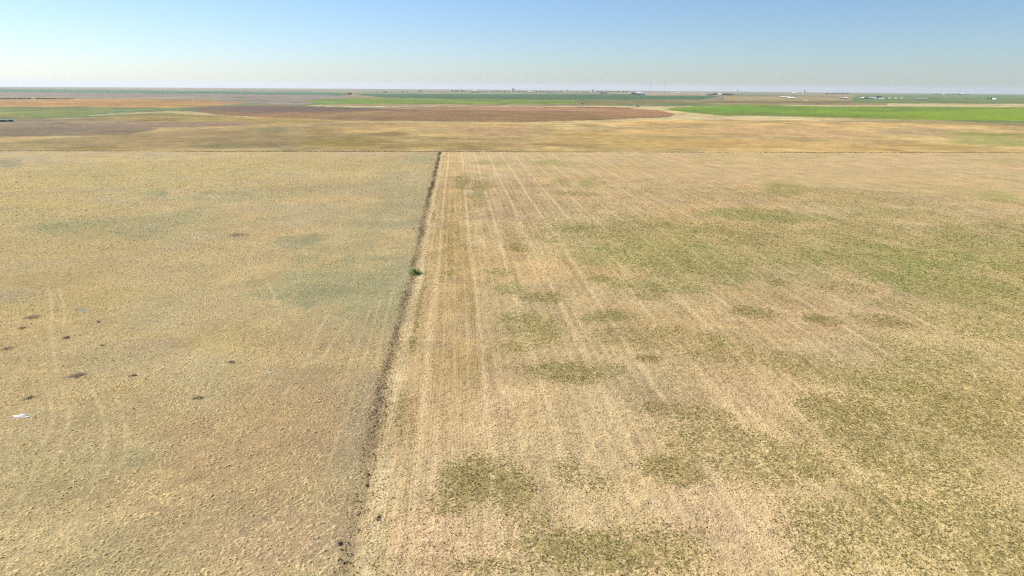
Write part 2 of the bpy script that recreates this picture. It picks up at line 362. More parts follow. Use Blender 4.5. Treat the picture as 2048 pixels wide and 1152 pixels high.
def ground_material():
    m, N, L, B = newmat("land_surface")
    B.inputs["Roughness"].default_value = 0.95
    B.inputs["Specular IOR Level"].default_value = 0.1
    tc = N.new("ShaderNodeTexCoord").outputs["Object"]
    a1 = N.new("ShaderNodeAttribute"); a1.attribute_name = "land_colour"
    a2 = N.new("ShaderNodeAttribute"); a2.attribute_name = "land_masks"
    sp = N.new("ShaderNodeSeparateColor"); L.new(a2.outputs["Color"], sp.inputs[0])
    weed, past, stub, green = sp.outputs[0], sp.outputs[1], sp.outputs[2], a2.outputs["Alpha"]
    rot = N.new("ShaderNodeMapping"); rot.inputs["Rotation"].default_value[2] = -math.atan(TA)
    L.new(tc, rot.inputs[0])                # x = across (U), y = along (V)
    uv = rot.outputs[0]
    sx = N.new("ShaderNodeSeparateXYZ"); L.new(uv, sx.inputs[0])
    st = N.new("ShaderNodeMapping"); st.inputs["Scale"].default_value = (1.0, 0.035, 1.0); L.new(uv, st.inputs[0])
    st2 = N.new("ShaderNodeMapping"); st2.inputs["Scale"].default_value = (1.0, 0.12, 1.0); L.new(uv, st2.inputs[0])
    nf = noise(N, L, tc, 2.6, 3, 0.6)       # clumps under half a metre
    nm = noise(N, L, tc, 0.55, 4, 0.6)      # clumps of a metre or two
    nl = noise(N, L, tc, 0.06, 4, 0.6)
    ns = noise(N, L, st.outputs[0], 0.55, 4, 0.65)   # long streaks down the field
    ns2 = noise(N, L, st2.outputs[0], 2.2, 2, 0.5)
    # multiplicative tone
    t = mth(N, L, 'MULTIPLY_ADD', mth(N, L, 'SUBTRACT', nf, 0.5), 1.25, 1.0)
    t = mth(N, L, 'MULTIPLY_ADD', mth(N, L, 'SUBTRACT', nm, 0.5), 0.8, t)
    t = mth(N, L, 'MULTIPLY_ADD', mth(N, L, 'SUBTRACT', nl, 0.5), 0.8, t)
    farm = mth(N, L, 'SUBTRACT', mth(N, L, 'SUBTRACT', 1.0, past), stub, clamp=True)
    fn = mth(N, L, 'ADD', noise(N, L, tc, 0.022, 5, 0.7), noise(N, L, tc, 0.09, 3, 0.6))
    t = mth(N, L, 'MULTIPLY_ADD', mth(N, L, 'MULTIPLY', mth(N, L, 'SUBTRACT', fn, 1.0), farm), 0.85, t)
    sk = mth(N, L, 'MULTIPLY', mth(N, L, 'SUBTRACT', ns, 0.5), stub)
    t = mth(N, L, 'MULTIPLY_ADD', sk, 0.75, t)
    sk2 = mth(N, L, 'MULTIPLY', mth(N, L, 'SUBTRACT', ns2, 0.5), stub)
    t = mth(N, L, 'MULTIPLY_ADD', sk2, 0.35, t)
    # drill rows near the fence row
    wob = mth(N, L, 'MULTIPLY_ADD', noise(N, L, st.outputs[0], 0.2, 2), 1.2, sx.outputs[0])
    row = mth(N, L, 'SINE', mth(N, L, 'MULTIPLY', wob, 2 * math.pi / 0.60))
    rm = mth(N, L, 'MULTIPLY', mapr(N, L, sx.outputs[0], 4.0, 14.0, 1.0, 0.25), stub)
    rm = mth(N, L, 'MULTIPLY', rm, mapr(N, L, noise(N, L, st.outputs[0], 0.4, 2), 0.40, 0.58, 0.15, 1.0))
    t = mth(N, L, 'MULTIPLY_ADD', mth(N, L, 'MULTIPLY', row, rm), 0.11, t)
    cmb = N.new("ShaderNodeCombineColor")
    for i in range(3): L.new(t, cmb.inputs[i])
    col = mixc(N, L, 1.0, a1.outputs["Color"], cmb.outputs[0], 'MULTIPLY')
    # grey-green and bare mottling of the pasture
    pm1 = mth(N, L, 'MULTIPLY', mapr(N, L, noise(N, L, tc, 0.33, 5, 0.65), 0.50, 0.60, 0.0, 0.26), past)
    col = mixc(N, L, pm1, col, A(158,150,112))
    pm2 = mth(N, L, 'MULTIPLY', mapr(N, L, noise(N, L, tc, 0.47, 5, 0.65), 0.54, 0.64, 0.0, 0.38), past)
    col = mixc(N, L, pm2, col, A(166,138,98))
    # pale straw left in lines every header width
    w2 = mth(N, L, 'MULTIPLY_ADD', noise(N, L, st.outputs[0], 0.25, 3), 3.0, sx.outputs[0])
    ph = mth(N, L, 'PINGPONG', mth(N, L, 'ADD', w2, 500 * 12.0 - 6.5), 6.0)
    ln = mapr(N, L, ph, 0.15, 1.25, 1.0, 0.0)
    ph2 = mth(N, L, 'PINGPONG', mth(N, L, 'ADD', w2, 500 * 12.0 - 0.4), 1.5)
    ln2 = mth(N, L, 'MULTIPLY', mapr(N, L, ph2, 0.05, 0.65, 1.0, 0.0), 0.42)
    ln = mth(N, L, 'MAXIMUM', ln, ln2)
    gate = mapr(N, L, noise(N, L, st.outputs[0], 0.9, 3), 0.34, 0.52, 0.5, 1.0)
    cut = mapr(N, L, sx.outputs[0], 60.0, 280.0, 1.0, 0.45)
    lm = mth(N, L, 'MULTIPLY', mth(N, L, 'MULTIPLY', mth(N, L, 'MULTIPLY', ln, gate), cut), stub)
    lm = mth(N, L, 'MULTIPLY', lm, 0.72)
    col = mixc(N, L, lm, col, A(232,204,152))
    # small plants: many specks whose number follows the weed density
    vo = N.new("ShaderNodeTexVoronoi"); vo.inputs["Scale"].default_value = 1.9; L.new(tc, vo.inputs["Vector"])
    rad = mth(N, L, 'MULTIPLY_ADD', nf, 0.5, mth(N, L, 'MULTIPLY', weed, 0.50))
    sf = mapr(N, L, mth(N, L, 'SUBTRACT', rad, vo.outputs["Distance"]), -0.06, 0.16, 0.0, 1.0)
    sf = mth(N, L, 'MULTIPLY', sf, mth(N, L, 'MULTIPLY', mapr(N, L, weed, 0.04, 0.55, 0.0, 0.80), stub))
    wc = mixc(N, L, mth(N, L, 'MULTIPLY', green, mapr(N, L, sx.outputs[1], 120.0, 240.0, 0.45, 1.0)), A(146,122,76), A(132,154,58))
    wc = mixc(N, L, mapr(N, L, nm, 0.4, 0.6, 0.0, 1.0), wc, A(160,150,88))
    col = mixc(N, L, sf, col, wc)
    L.new(col, B.inputs["Base Color"])
    bp = N.new("ShaderNodeBump"); bp.inputs["Strength"].default_value = 1.0; bp.inputs["Distance"].default_value = 0.5
    hgt = mth(N, L, 'MULTIPLY_ADD', nf, 0.6, nm)
    L.new(hgt, bp.inputs["Height"])
    L.new(bp.outputs[0], B.inputs["Normal"])
    return m

_simple = {}
def mat(name, col, rough=0.7, metal=0.0, var=0.12, scale=1.0):
    if name in _simple: return _simple[name]
    m, N, L, B = newmat(name)
    tc = N.new("ShaderNodeTexCoord").outputs["Object"]
    n = noise(N, L, tc, scale, 3)
    c1 = tuple(max(0, q * (1 - var)) for q in col); c2 = tuple(min(1, q * (1 + var)) for q in col)
    L.new(mixc(N, L, n, c1, c2), B.inputs["Base Color"])
    B.inputs["Roughness"].default_value = rough; B.inputs["Metallic"].default_value = metal
    _simple[name] = m
    return m

def thin(N, L, B, col, f):                  # leaves let part of the sun through
    tr = N.new("ShaderNodeBsdfTranslucent"); L.new(col, tr.inputs[0])
    mx = N.new("ShaderNodeMixShader"); mx.inputs[0].default_value = f
    L.new(B.outputs[0], mx.inputs[1]); L.new(tr.outputs[0], mx.inputs[2])
    L.new(mx.outputs[0], N["Material Output"].inputs["Surface"])

def attr_mat(name, attr="tuft_colour", rough=0.9, leafy=True):
    m, N, L, B = newmat(name)
    a = N.new("ShaderNodeAttribute"); a.attribute_name = attr
    tc = N.new("ShaderNodeTexCoord").outputs["Object"]
    n = noise(N, L, tc, 4.0, 2)
    tcol = mixc(N, L, 1.0, a.outputs["Color"], mixc(N, L, n, (0.8, 0.8, 0.8), (1.2, 1.2, 1.2)), 'MULTIPLY')
    L.new(tcol, B.inputs["Base Color"])
    if leafy: thin(N, L, B, tcol, 0.35)
    B.inputs["Roughness"].default_value = rough
    B.inputs["Specular IOR Level"].default_value = 0.1
    return m

# ------------------------------------------------------------------ fast mesh from arrays
def mesh_np(name, verts, faces, nper, cols=None, attr="tuft_colour"):
    me = bpy.data.meshes.new(name)
    nv, nf = len(verts), len(faces)
    me.vertices.add(nv); me.vertices.foreach_set("co", verts.astype(np.float32).ravel())
    me.loops.add(nf * nper); me.loops.foreach_set("vertex_index", faces.astype(np.int32).ravel())
    me.polygons.add(nf)
    me.polygons.foreach_set("loop_start", np.arange(0, nf * nper, nper, dtype=np.int32))
    me.polygons.foreach_set("loop_total", np.full(nf, nper, np.int32))
    me.update(calc_edges=True)
    me.polygons.foreach_set('use_smooth', np.zeros(nf, bool))
    if cols is not None:
        at_ = me.attributes.new(attr, 'FLOAT_COLOR', 'POINT')
        c4 = np.ones((nv, 4), np.float32); c4[:, :cols.shape[1]] = cols
        at_.data.foreach_set("color", c4.ravel())
    return me

# ------------------------------------------------------------------ the land: one polar sheet cut into its fields
deps = list(np.arange(60, 8.0, -0.10)) + list(np.arange(8.0, 1.2, -0.035)) + list(np.arange(1.2, 0.42, -0.012))
rad = [0.01, 8, 16, 24, 30] + [CAM_H / math.tan(math.radians(d)) for d in deps]
while rad[-1] < 48000: rad.append(rad[-1] * 1.03)
rad = np.array(rad)
az = np.radians(np.concatenate([np.arange(-180, -46, 4), np.arange(-46, 46, 0.12), np.arange(46, 180.1, 4)]))
az[-1] = math.pi
R_, Z_ = np.meshgrid(rad, az, indexing='ij')
X = (R_ * np.sin(Z_)).ravel(); Y = (R_ * np.cos(Z_)).ravel()
lc, lm, reg = land(X, Y)
ZZ = gz(X, Y)
und = (fbm(X, Y, 40, 3, 101) - 0.5) * 0.5 * sstep(30, 80, R_.ravel()) + (fbm(X, Y, 5, 3, 103) - 0.5) * 0.16
ZZ = ZZ + und * (beyond(X, Y) < 0)
def relief(x, y):
    r = np.hypot(x, y)
    return gz(x, y) + ((fbm(x, y, 40, 3, 101) - 0.5) * 0.5 * sstep(30, 80, r) + (fbm(x, y, 5, 3, 103) - 0.5) * 0.16) * (beyond(x, y) < 0)
nr, na = len(rad), len(az)
I = np.arange(nr * na).reshape(nr, na)
Q = np.stack([I[:-1, :-1], I[:-1, 1:], I[1:, 1:], I[1:, :-1]], -1).reshape(-1, 4)[:, ::-1]
GM = ground_material()
VV = np.stack([X, Y, ZZ], 1)
freg = reg[Q[:, 0]]
for rid, nm_ in enumerate(['farmland', 'ploughed_field', 'green_crop_field', 'dirt_road', 'pasture', 'stubble_field']):
    fs = Q[freg == rid]
    if not len(fs): continue
    used, inv = np.unique(fs.ravel(), return_inverse=True)
    me = mesh_np(nm_, VV[used], inv.reshape(-1, 4), 4, lc[used], "land_colour")
    at2 = me.attributes.new("land_masks", 'FLOAT_COLOR', 'POINT')
    at2.data.foreach_set("color", lm[used].astype(np.float32).ravel())
    me.polygons.foreach_set("use_smooth", np.ones(len(me.polygons), bool))
    me.materials.append(GM)
    o = bpy.data.objects.new(nm_, me); COL.objects.link(o)
    o['kind'] = 'structure'

# ------------------------------------------------------------------ ground cover: real tufts, uncountable
def scatter(n, a0, a1, r0, rk, r1):
    """even density out to rk, thinning with the square of distance beyond"""
    k1 = (rk * rk - r0 * r0) / 2; k2 = rk * rk * math.log(r1 / rk)
    q = rng.random(n) * (k1 + k2)
    r = np.where(q < k1, np.sqrt(r0 * r0 + 2 * np.minimum(q, k1)), rk * np.exp(np.clip(q - k1, 0, None) / (rk * rk)))
    a = np.radians(a0 + (a1 - a0) * rng.random(n))
    return r * np.sin(a), r * np.cos(a)

def domes(x, y, z, rad_, h, col, sides=5):
    n = len(x)
    th = rng.random(n)[:, None] * 6.28 + np.arange(sides)[None] * 2 * math.pi / sides + (rng.random((n, sides)) - .5) * 0.6
    rr = rad_[:, None] * (0.65 + 0.7 * rng.random((n, sides)))
    v = np.zeros((n, sides + 1, 3))
    v[:, :sides, 0] = x[:, None] + rr * np.cos(th); v[:, :sides, 1] = y[:, None] + rr * np.sin(th)
    v[:, :sides, 2] = (z - 0.04)[:, None]
    v[:, sides, 0] = x + (rng.random(n) - .5) * rad_ * 0.7; v[:, sides, 1] = y + (rng.random(n) - .5) * rad_ * 0.7
    v[:, sides, 2] = z + h
    base = (np.arange(n) * (sides + 1))[:, None]
    f = np.stack([np.stack([base[:, 0] + i, base[:, 0] + (i + 1) % sides, base[:, 0] + sides], 1) for i in range(sides)], 1).reshape(-1, 3)
    c = np.repeat(col[:, None, :], sides + 1, 1).reshape(-1, 3)
    return v.reshape(-1, 3), f, c

def blades(x, y, z, size, h, col, nb=5):
    n = len(x)
    th = rng.random((n, nb)) * 6.28
    rr = size[:, None] * (0.5 + 0.8 * rng.random((n, nb)))
    wd = size[:, None] * 0.35
    v = np.zeros((n, nb, 3, 3))
    cx, cy = np.cos(th), np.sin(th)
    v[:, :, 0, 0] = x[:, None] - cy * wd; v[:, :, 0, 1] = y[:, None] + cx * wd; v[:, :, 0, 2] = z[:, None] + 0.01
    v[:, :, 1, 0] = x[:, None] + cy * wd; v[:, :, 1, 1] = y[:, None] - cx * wd; v[:, :, 1, 2] = z[:, None] + 0.01
    v[:, :, 2, 0] = x[:, None] + cx * rr; v[:, :, 2, 1] = y[:, None] + cy * rr
    v[:, :, 2, 2] = z[:, None] + h[:, None] * (0.4 + 0.8 * rng.random((n, nb)))
    f = np.arange(n * nb * 3).reshape(-1, 3)
    c = np.repeat(col, nb * 3, 0) * (0.85 + 0.3 * rng.random((n * nb, 1))).repeat(3, 0)
    return v.reshape(-1, 3), f, c

def stuff(name, label, parts, mt):
    vs, fs, cs, off = [], [], [], 0
    for v, f, c in parts:
        vs.append(v); fs.append(f + off); cs.append(c); off += len(v)
    me = mesh_np(name, np.concatenate(vs), np.concatenate(fs), 3, np.concatenate(cs))
    me.materials.append(mt)
    o = bpy.data.objects.new(name, me); COL.objects.link(o)
    o['kind'] = 'stuff'; o['label'] = label; o['category'] = name.replace('_', ' ')
    return o

TM = attr_mat("tuft_leaves")
TD = attr_mat("matted_grass", leafy=False)
# pasture clumps
x, y = scatter(400000, -46, -1, 70, 210, 640)
c, m_, rg = land(x, y)
clump = fbm(x, y, 16, 3, 131); fine = fbm(x, y, 2.2, 2, 132)
trk = np.zeros(len(x))
for t in TRACKS: trk = np.maximum(trk, (segdist(x, y, t) < 0.4) * 1.0)
keep = (rg == 4) & (fine > 0.33 - 0.3 * (clump - 0.35)) & ((trk < 0.5) | (rng.random(len(x)) < 0.05))
for p in WHITE: keep &= bmask(x, y, blob(*p[0])) < 0.4
x, y, c, clump = x[keep], y[keep], c[keep], clump[keep]
g = np.clip(np.hypot(x, y) / 210, 1, 2.2)
s = (0.17 + 0.26 * rng.random(len(x)) ** 2) * (0.45 + 1.1 * clump) * g
P1 = domes(x, y, relief(x, y), s, s * (0.16 + 0.20 * rng.random(len(x))), c * np.array([1.09, 1.10, 1.10]) * (0.95 + 0.28 * rng.random((len(x), 1))) * np.where(rng.random((len(x), 1)) < 0.08, 0.8, 1.0))
# coarser bunches where the grazing has left them
x2, y2 = scatter(150000, -46, -1, 70, 220, 700)
c2, m2, rg2 = land(x2, y2)
pat = fbm(x2, y2, 34, 3, 171); fi2 = fbm(x2, y2, 3.0, 3, 172)
trk2 = np.zeros(len(x2))
for t in TRACKS: trk2 = np.maximum(trk2, (segdist(x2, y2, t) < 0.6) * 1.0)
kp = (rg2 == 5 - 1) & (rng.random(len(x2)) < 0.06 + 1.5 * (0.15 + 0.85 * sstep(0.42, 0.60, pat)) * sstep(0.40, 0.54, fi2) * (0.3 + 0.7 * sstep(330, 150, np.hypot(x2, y2)))) & (trk2 < 0.5)
for p in WHITE: kp &= bmask(x2, y2, blob(*p[0])) < 0.4
x2, y2, c2 = x2[kp], y2[kp], c2[kp]
s2 = (0.26 + 0.34 * rng.random(len(x2))) * np.clip(np.hypot(x2, y2) / 220, 1, 2.0)
P1b = domes(x2, y2, relief(x2, y2), s2, s2 * (0.21 + 0.17 * rng.random(len(x2))), c2 * np.array([1.09, 1.10, 1.10]) * (0.99 + 0.30 * rng.random((len(x2), 1))), 6)
stuff("dry_grass", "low dry tufted grass all over the pasture left of the fence row", [P1, P1b], TD)

# volunteer plants and straw in the stubble
x, y = scatter(330000, -14, 46, 70, 170, 480)
c, m_, rg = land(x, y)
w = m_[:, 0]; fine = fbm(x, y, 1.6, 2, 141)
u_all, v_all = UV(x, y)
keep = (rg == 5) & (rng.random(len(x)) < w ** 1.15 * 0.95) & (fine > 0.38)
xw, yw, gw, ww = x[keep], y[keep], m_[keep, 3], w[keep]
g = np.clip(np.hypot(xw, yw) / 170, 1, 2.0)
s = (0.10 + 0.13 * rng.random(len(xw))) * g
mixg = np.clip(gw * (0.45 + 0.6 * sstep(150, 260, np.hypot(xw, yw))) + (rng.random(len(xw)) - 0.5) * 0.4, 0, 1)[:, None]
cw = (np.array(A(150,122,72)) * (1 - mixg) + np.array(A(142,166,66)) * mixg) * (0.68 + 0.62 * rng.random((len(xw), 1)))
P2 = blades(xw, yw, relief(xw, yw), s, s * 0.55, cw, 4)
stuff("volunteer_plants", "small green plants scattered in patches through the stubble", [P2], TM)
keep = (rg == 5) & (rng.random(len(x)) < 0.18 + 0.5 * sstep(0.38, 0.62, fbm(u_all * 3.0, v_all * 0.25, 9, 3, 143)))
xs, ys = x[keep], y[keep]
g = np.clip(np.hypot(xs, ys) / 170, 1, 2.0)
s = (0.10 + 0.12 * rng.random(len(xs))) * g
cs_ = c[keep] * (0.92 + 0.42 * rng.random((len(xs), 1)))
P3 = blades(xs, ys, relief(xs, ys), s, s * 0.6, cs_, 3)
stuff("straw", "loose pale straw and cut stalks over the stubble field", [P3], TM)

# weeds on the fence row
n = 21000
t = rng.random(n) ** 1.15
v_ = 66 + 600 * t
u_ = FENCE_U + rng.normal(0, 1, n) * (0.6 + 0.5 * vnoise(v_ / 14, v_ * 0, 151)) - 1.0 - (fbm(v_, v_ * 0, 18, 3, 88) - 0.5) * 1.6
x = u_ * CA - v_ * SA; y = u_ * SA + v_ * CA
dn = fbm(v_, v_ * 0, 14, 3, 153)
keep = (rng.random(n) < (0.14 + 0.55 * np.clip(dn - 0.30, 0, 1)) * np.clip(v_ / 260, 0.30, 1)) & (beyond(x, y) < -2)
x, y, v_ = x[keep], y[keep], v_[keep]
s = (0.10 + 0.18 * rng.random(len(x))) * np.clip(v_ / 260, 1, 1.6)
mixg = rng.random((len(x), 1))
cc = (np.array(A(150,128,92)) * (1 - mixg) + np.array(A(150,142,96)) * mixg) * (0.6 + 0.6 * rng.random((len(x), 1)))
P4 = blades(x, y, relief(x, y), s, s * 1.0, cc, 5)
stuff("fence_row_weeds", "dark tall weeds grown up along the straight fence row", [P4], TM)
# low weeds on the far boundary
n = 9000
tx = bx0 - 120 + (bx1 - bx0 + 240) * rng.random(n)
ty = by0 + BS * (tx - bx0) + rng.normal(0, 0.7, n)
s = 0.45 + 0.5 * rng.random(n)
cc = np.array(A(128,104,62)) * (0.6 + 0.6 * rng.random((n, 1)))
kp = rng.random(n) < 0.08 + 0.6 * vnoise(tx / 30, tx * 0, 161)
tx, ty, s, cc = tx[kp], ty[kp], s[kp], cc[kp]
P5 = blades(tx, ty, relief(tx, ty), s, s * 0.55, cc, 5)
stuff("boundary_weeds", "thin dark line of weeds along the far edge of the near fields", [P5], TM)

# ------------------------------------------------------------------ things
def tag(o, label, cat, group=None):
    o['label'] = label; o['category'] = cat
    if group: o['group'] = group
    return o

def obj(name, me_or_bm, m, parent=None, loc=None):
    if isinstance(me_or_bm, bmesh.types.BMesh):
        me = bpy.data.meshes.new(name); me_or_bm.normal_update(); me_or_bm.to_mesh(me); me_or_bm.free()
    else: me = me_or_bm
    if m: me.materials.append(m)
    o = bpy.data.objects.new(name, me); COL.objects.link(o)
    if parent: o.parent = parent
    if loc: o.location = loc
    return o

def root(name, px, py, label, cat, group=None, rz=0.0, xy=None):
    x, y = xy if xy else at(px, py)
    o = bpy.data.objects.new(name, None); COL.objects.link(o)
    o.location = (x, y, float(relief(np.array([x]), np.array([y]))[0]))
    o.rotation_euler = (0, 0, -math.atan2(x, y) + rz)      # faces the viewer's side, then turned
    o.empty_display_size = 1
    return tag(o, label, cat, group)

def copy_tree(o, parent=None):
    c_ = o.copy(); COL.objects.link(c_)
    if parent: c_.parent = parent
    for ch in list(o.children): copy_tree(ch, c_)
    return c_

def place(o, px, py, label, rz=0.0, s=1.0):
    x, y = at(px, py)
    o.location = (x, y, float(relief(np.array([x]), np.array([y]))[0]))
    o.rotation_euler = (0, 0, rz); o.scale = (s, s, s)
    o['label'] = label
    return o

def box(bm, x0, x1, y0, y1, z0, z1):
    v = [bm.verts.new(p) for p in ((x0,y0,z0),(x1,y0,z0),(x1,y1,z0),(x0,y1,z0),(x0,y0,z1),(x1,y0,z1),(x1,y1,z1),(x0,y1,z1))]
    for f in ((3,2,1,0),(4,5,6,7),(0,1,5,4),(1,2,6,5),(2,3,7,6),(3,0,4,7)): bm.faces.new([v[i] for i in f])

def cyl(bm, x, y, z0, z1, r0, r1=None, n=16):
    r1 = r0 if r1 is None else r1
    a = [bm.verts.new((x + r0 * math.cos(2*math.pi*i/n), y + r0 * math.sin(2*math.pi*i/n), z0)) for i in range(n)]
    if r1 > 0.001:
        b = [bm.verts.new((x + r1 * math.cos(2*math.pi*i/n), y + r1 * math.sin(2*math.pi*i/n), z1)) for i in range(n)]
        for i in range(n): bm.faces.new((a[i], a[(i+1) % n], b[(i+1) % n], b[i]))
        bm.faces.new(b)
    else:
        t_ = bm.verts.new((x, y, z1))
        for i in range(n): bm.faces.new((a[i], a[(i+1) % n], t_))
    bm.faces.new(a[::-1])

def bar(bm, p, q, r, n=4):
    p, q = Vector(p), Vector(q); d = (q - p).normalized()
    a_ = d.orthogonal().normalized(); b_ = d.cross(a_)
    ra = [bm.verts.new(p + r * (math.cos(2*math.pi*i/n) * a_ + math.sin(2*math.pi*i/n) * b_)) for i in range(n)]
    rb = [bm.verts.new(q + r * (math.cos(2*math.pi*i/n) * a_ + math.sin(2*math.pi*i/n) * b_)) for i in range(n)]
    for i in range(n): bm.faces.new((ra[i], ra[(i+1) % n], rb[(i+1) % n], rb[i]))
    bm.faces.new(ra[::-1]); bm.faces.new(rb)

M_WHITE = mat("white_metal", (0.88, 0.88, 0.86), 0.5)
M_CREAM = mat("cream_siding", (0.70, 0.62, 0.48), 0.7)
M_GREY = mat("grey_metal", (0.42, 0.44, 0.46), 0.5)
M_BLUE = mat("dark_blue_metal", (0.035, 0.038, 0.06), 0.5)
M_NAVY = mat("black_blue_roof", (0.012, 0.03, 0.045), 0.5)
M_SLATE = mat("blue_grey_siding", (0.22, 0.26, 0.36), 0.6)
M_BROWN = mat("brown_roof", (0.07, 0.04, 0.022), 0.7)  # also wall colour of two barns, where it paints the shaded fronts
M_RUST = mat("pinkish_siding", (0.46, 0.32, 0.26), 0.8)
M_DARK = mat("dark_opening", (0.015, 0.014, 0.013), 0.8)
M_GLASS = mat("window_glass", (0.05, 0.06, 0.08), 0.15)
M_CONC = mat("pale_concrete", (0.88, 0.88, 0.84), 0.8)
M_STEEL = mat("galvanised_steel", (0.20, 0.21, 0.22), 0.5, 0.2)
M_BARK = mat("bark", (0.06, 0.045, 0.03), 0.9)
M_HAY_SHADE = mat("shaded_bale_sides", (0.16, 0.10, 0.04), 0.95, 0, 0.3, 0.5)  # bale sides: the shade on the front is put into the colour
M_HAYTOP = mat("pale_bale_tops", (0.45, 0.38, 0.24), 0.95, 0, 0.2, 0.5)  # bale tops: sunlit paleness put into the colour; shelter walls use it plain
M_TYRE = mat("black_rubber", (0.02, 0.02, 0.02), 0.9)

def shed(name, px, py, w, dp, h, label, cat, walls, roof, pitch=0.28, rz=0.0, group=None, doors=1, windows=0):
    o = root(name, px, py, label, cat, group, rz)
    if py < 199: o.scale = (1.2, 1.2, 1.35)
    rise = dp / 2 * pitch * 2
    bm = bmesh.new()
    box_pts = [(-w/2,-dp/2),(w/2,-dp/2),(w/2,dp/2),(-w/2,dp/2)]
    lo = [bm.verts.new((a_, b_, -0.3)) for a_, b_ in box_pts]; hi = [bm.verts.new((a_, b_, h)) for a_, b_ in box_pts]
    g0 = bm.verts.new((-w/2, 0, h + rise)); g1 = bm.verts.new((w/2, 0, h + rise))
    bm.faces.new((lo[0], lo[1], hi[1], hi[0])); bm.faces.new((lo[2], lo[3], hi[3], hi[2]))
    bm.faces.new((lo[1], lo[2], hi[2], g1, hi[1])); bm.faces.new((lo[3], lo[0], hi[0], g0, hi[3]))
    obj('wall', bm, walls, o)
    bm = bmesh.new(); e = 0.5; th = 0.25
    k = rise / (dp / 2)
    for sg in (-1, 1):
        y0, y1 = sg * (dp/2 + e), 0.0
        z0, z1 = h - k * e + 0.06, h + rise + 0.06
        v = [bm.verts.new(p) for p in ((-w/2-e,y0,z0),(w/2+e,y0,z0),(w/2+e,y1,z1),(-w/2-e,y1,z1),(-w/2-e,y0,z0+th),(w/2+e,y0,z0+th),(w/2+e,y1,z1+th),(-w/2-e,y1,z1+th))]
        for f in ((3,2,1,0),(4,5,6,7),(0,1,5,4),(1,2,6,5),(3,0,4,7)):
            bm.faces.new([v[i] for i in (f if sg < 0 else f[::-1])])
    rf = obj('roof', bm, roof, o)
    for i in range(doors):
        bm = bmesh.new(); cx = (i - (doors - 1) / 2) * w / max(doors, 1) * 0.8
        dw = min(3.6, w * 0.3)
        box(bm, cx - dw/2, cx + dw/2, -dp/2 - 0.08, -dp/2 - 0.01, 0, min(h * 0.8, 3.8))
        obj('door', bm, M_DARK if walls is not M_BLUE else M_GREY, o)
    for i in range(windows):
        bm = bmesh.new(); cx = (i + 0.5 - windows / 2) * w / windows + 0.4
        if abs(cx) < 2 and doors == 1: cx += 2.4
        box(bm, cx - 0.6, cx + 0.6, -dp/2 - 0.08, -dp/2 - 0.01, 1.0, 2.3)
        obj('window', bm, M_GLASS, o)
    return o

def grain_bin(px, py, r, h, label, group=None, m=None):
    o = root('grain_bin', px, py, label, 'grain bin', group)
    bm = bmesh.new(); cyl(bm, 0, 0, -0.3, h, r, n=24)
    for i in range(1, int(h / 1.1)):
        cyl(bm, 0, 0, i * 1.1 - 0.05, i * 1.1 + 0.05, r + 0.05, n=24)
    obj('wall', bm, m or M_WHITE, o)
    bm = bmesh.new(); cyl(bm, 0, 0, h, h + r * 0.5, r + 0.15, 0.4, n=24)
    rf = obj('roof', bm, m or M_GREY, o)
    bm = bmesh.new(); cyl(bm, 0, 0, h + r * 0.5, h + r * 0.5 + 0.5, 0.5, 0.5, n=10)
    obj('cap', bm, M_GREY, rf)
    return o

def elevator(px, py, n_, r, h, label, head=True, m=None):
    o = root('grain_elevator', px, py, label, 'grain elevator')
    o.scale = (1.3, 1.3, 1.35)
    for i in range(n_):
        bm = bmesh.new(); cyl(bm, (i - (n_ - 1) / 2) * 2 * r, 0, -0.5, h, r, n=20)
        obj('silo', bm, m or M_CONC, o)
    if head:
        bm = bmesh.new(); box(bm, -r * 1.1, r * 1.1, -r * 0.7, r * 0.7, h + 0.01, h * 1.28)
        hh = obj('headhouse', bm, m or M_CONC, o)
        bm = bmesh.new(); box(bm, -r*0.5, r*0.5, -r*0.7-0.1, -r*0.7, h * 1.08, h * 1.16)
        obj('window', bm, M_GLASS, hh)
    return o

# trees
def leafm(name, a_, b_):
    m, N, L, B = newmat(name)
    tc = N.new("ShaderNodeTexCoord").outputs["Object"]
    lc_ = mixc(N, L, mapr(N, L, noise(N, L, tc, 0.9, 3), 0.35, 0.65, 0, 1), a_, b_)
    L.new(lc_, B.inputs["Base Color"]); thin(N, L, B, lc_, 0.45)
    B.inputs["Roughness"].default_value = 0.8
    return m
LEAF = [leafm("dark_leaves", (0.012, 0.022, 0.012), (0.035, 0.05, 0.022)),
        leafm("green_leaves", (0.05, 0.09, 0.03), (0.11, 0.16, 0.055)),
        leafm("brown_leaves", (0.12, 0.085, 0.05), (0.20, 0.15, 0.09)),
        leafm("shrub_leaves", (0.15, 0.27, 0.06), (0.24, 0.38, 0.10))]

def crown_mesh(rx, rz, zc, n, seed, leaf):
    g = np.random.default_rng(seed)
    k = 9
    cen = g.normal(0, 1, (k, 3)) * np.array([rx * 0.42, rx * 0.42, rz * 0.42]) + np.array([0, 0, zc])
    cr = rx * (0.30 + 0.3 * g.random(k))
    idx = g.integers(0, k, n)
    d = g.normal(0, 1, (n, 3)); d /= np.linalg.norm(d, axis=1)[:, None]
    p = cen[idx] + d * cr[idx][:, None] * (0.6 + 0.45 * g.random((n, 1)))
    a_ = g.normal(0, 1, (n, 3)); a_ /= np.linalg.norm(a_, axis=1)[:, None]
    b_ = np.cross(a_, g.normal(0, 1, (n, 3))); b_ /= np.linalg.norm(b_, axis=1)[:, None]
    s = leaf * (0.6 + 0.8 * g.random((n, 1)))
    v = np.stack([p - a_ * s, p + b_ * s * 0.8, p + a_ * s, p - b_ * s * 0.8], 1).reshape(-1, 3)
    v[:, 2] = np.maximum(v[:, 2], 0.15)
    return mesh_np("crown", v, np.arange(n * 4).reshape(-1, 4), 4)

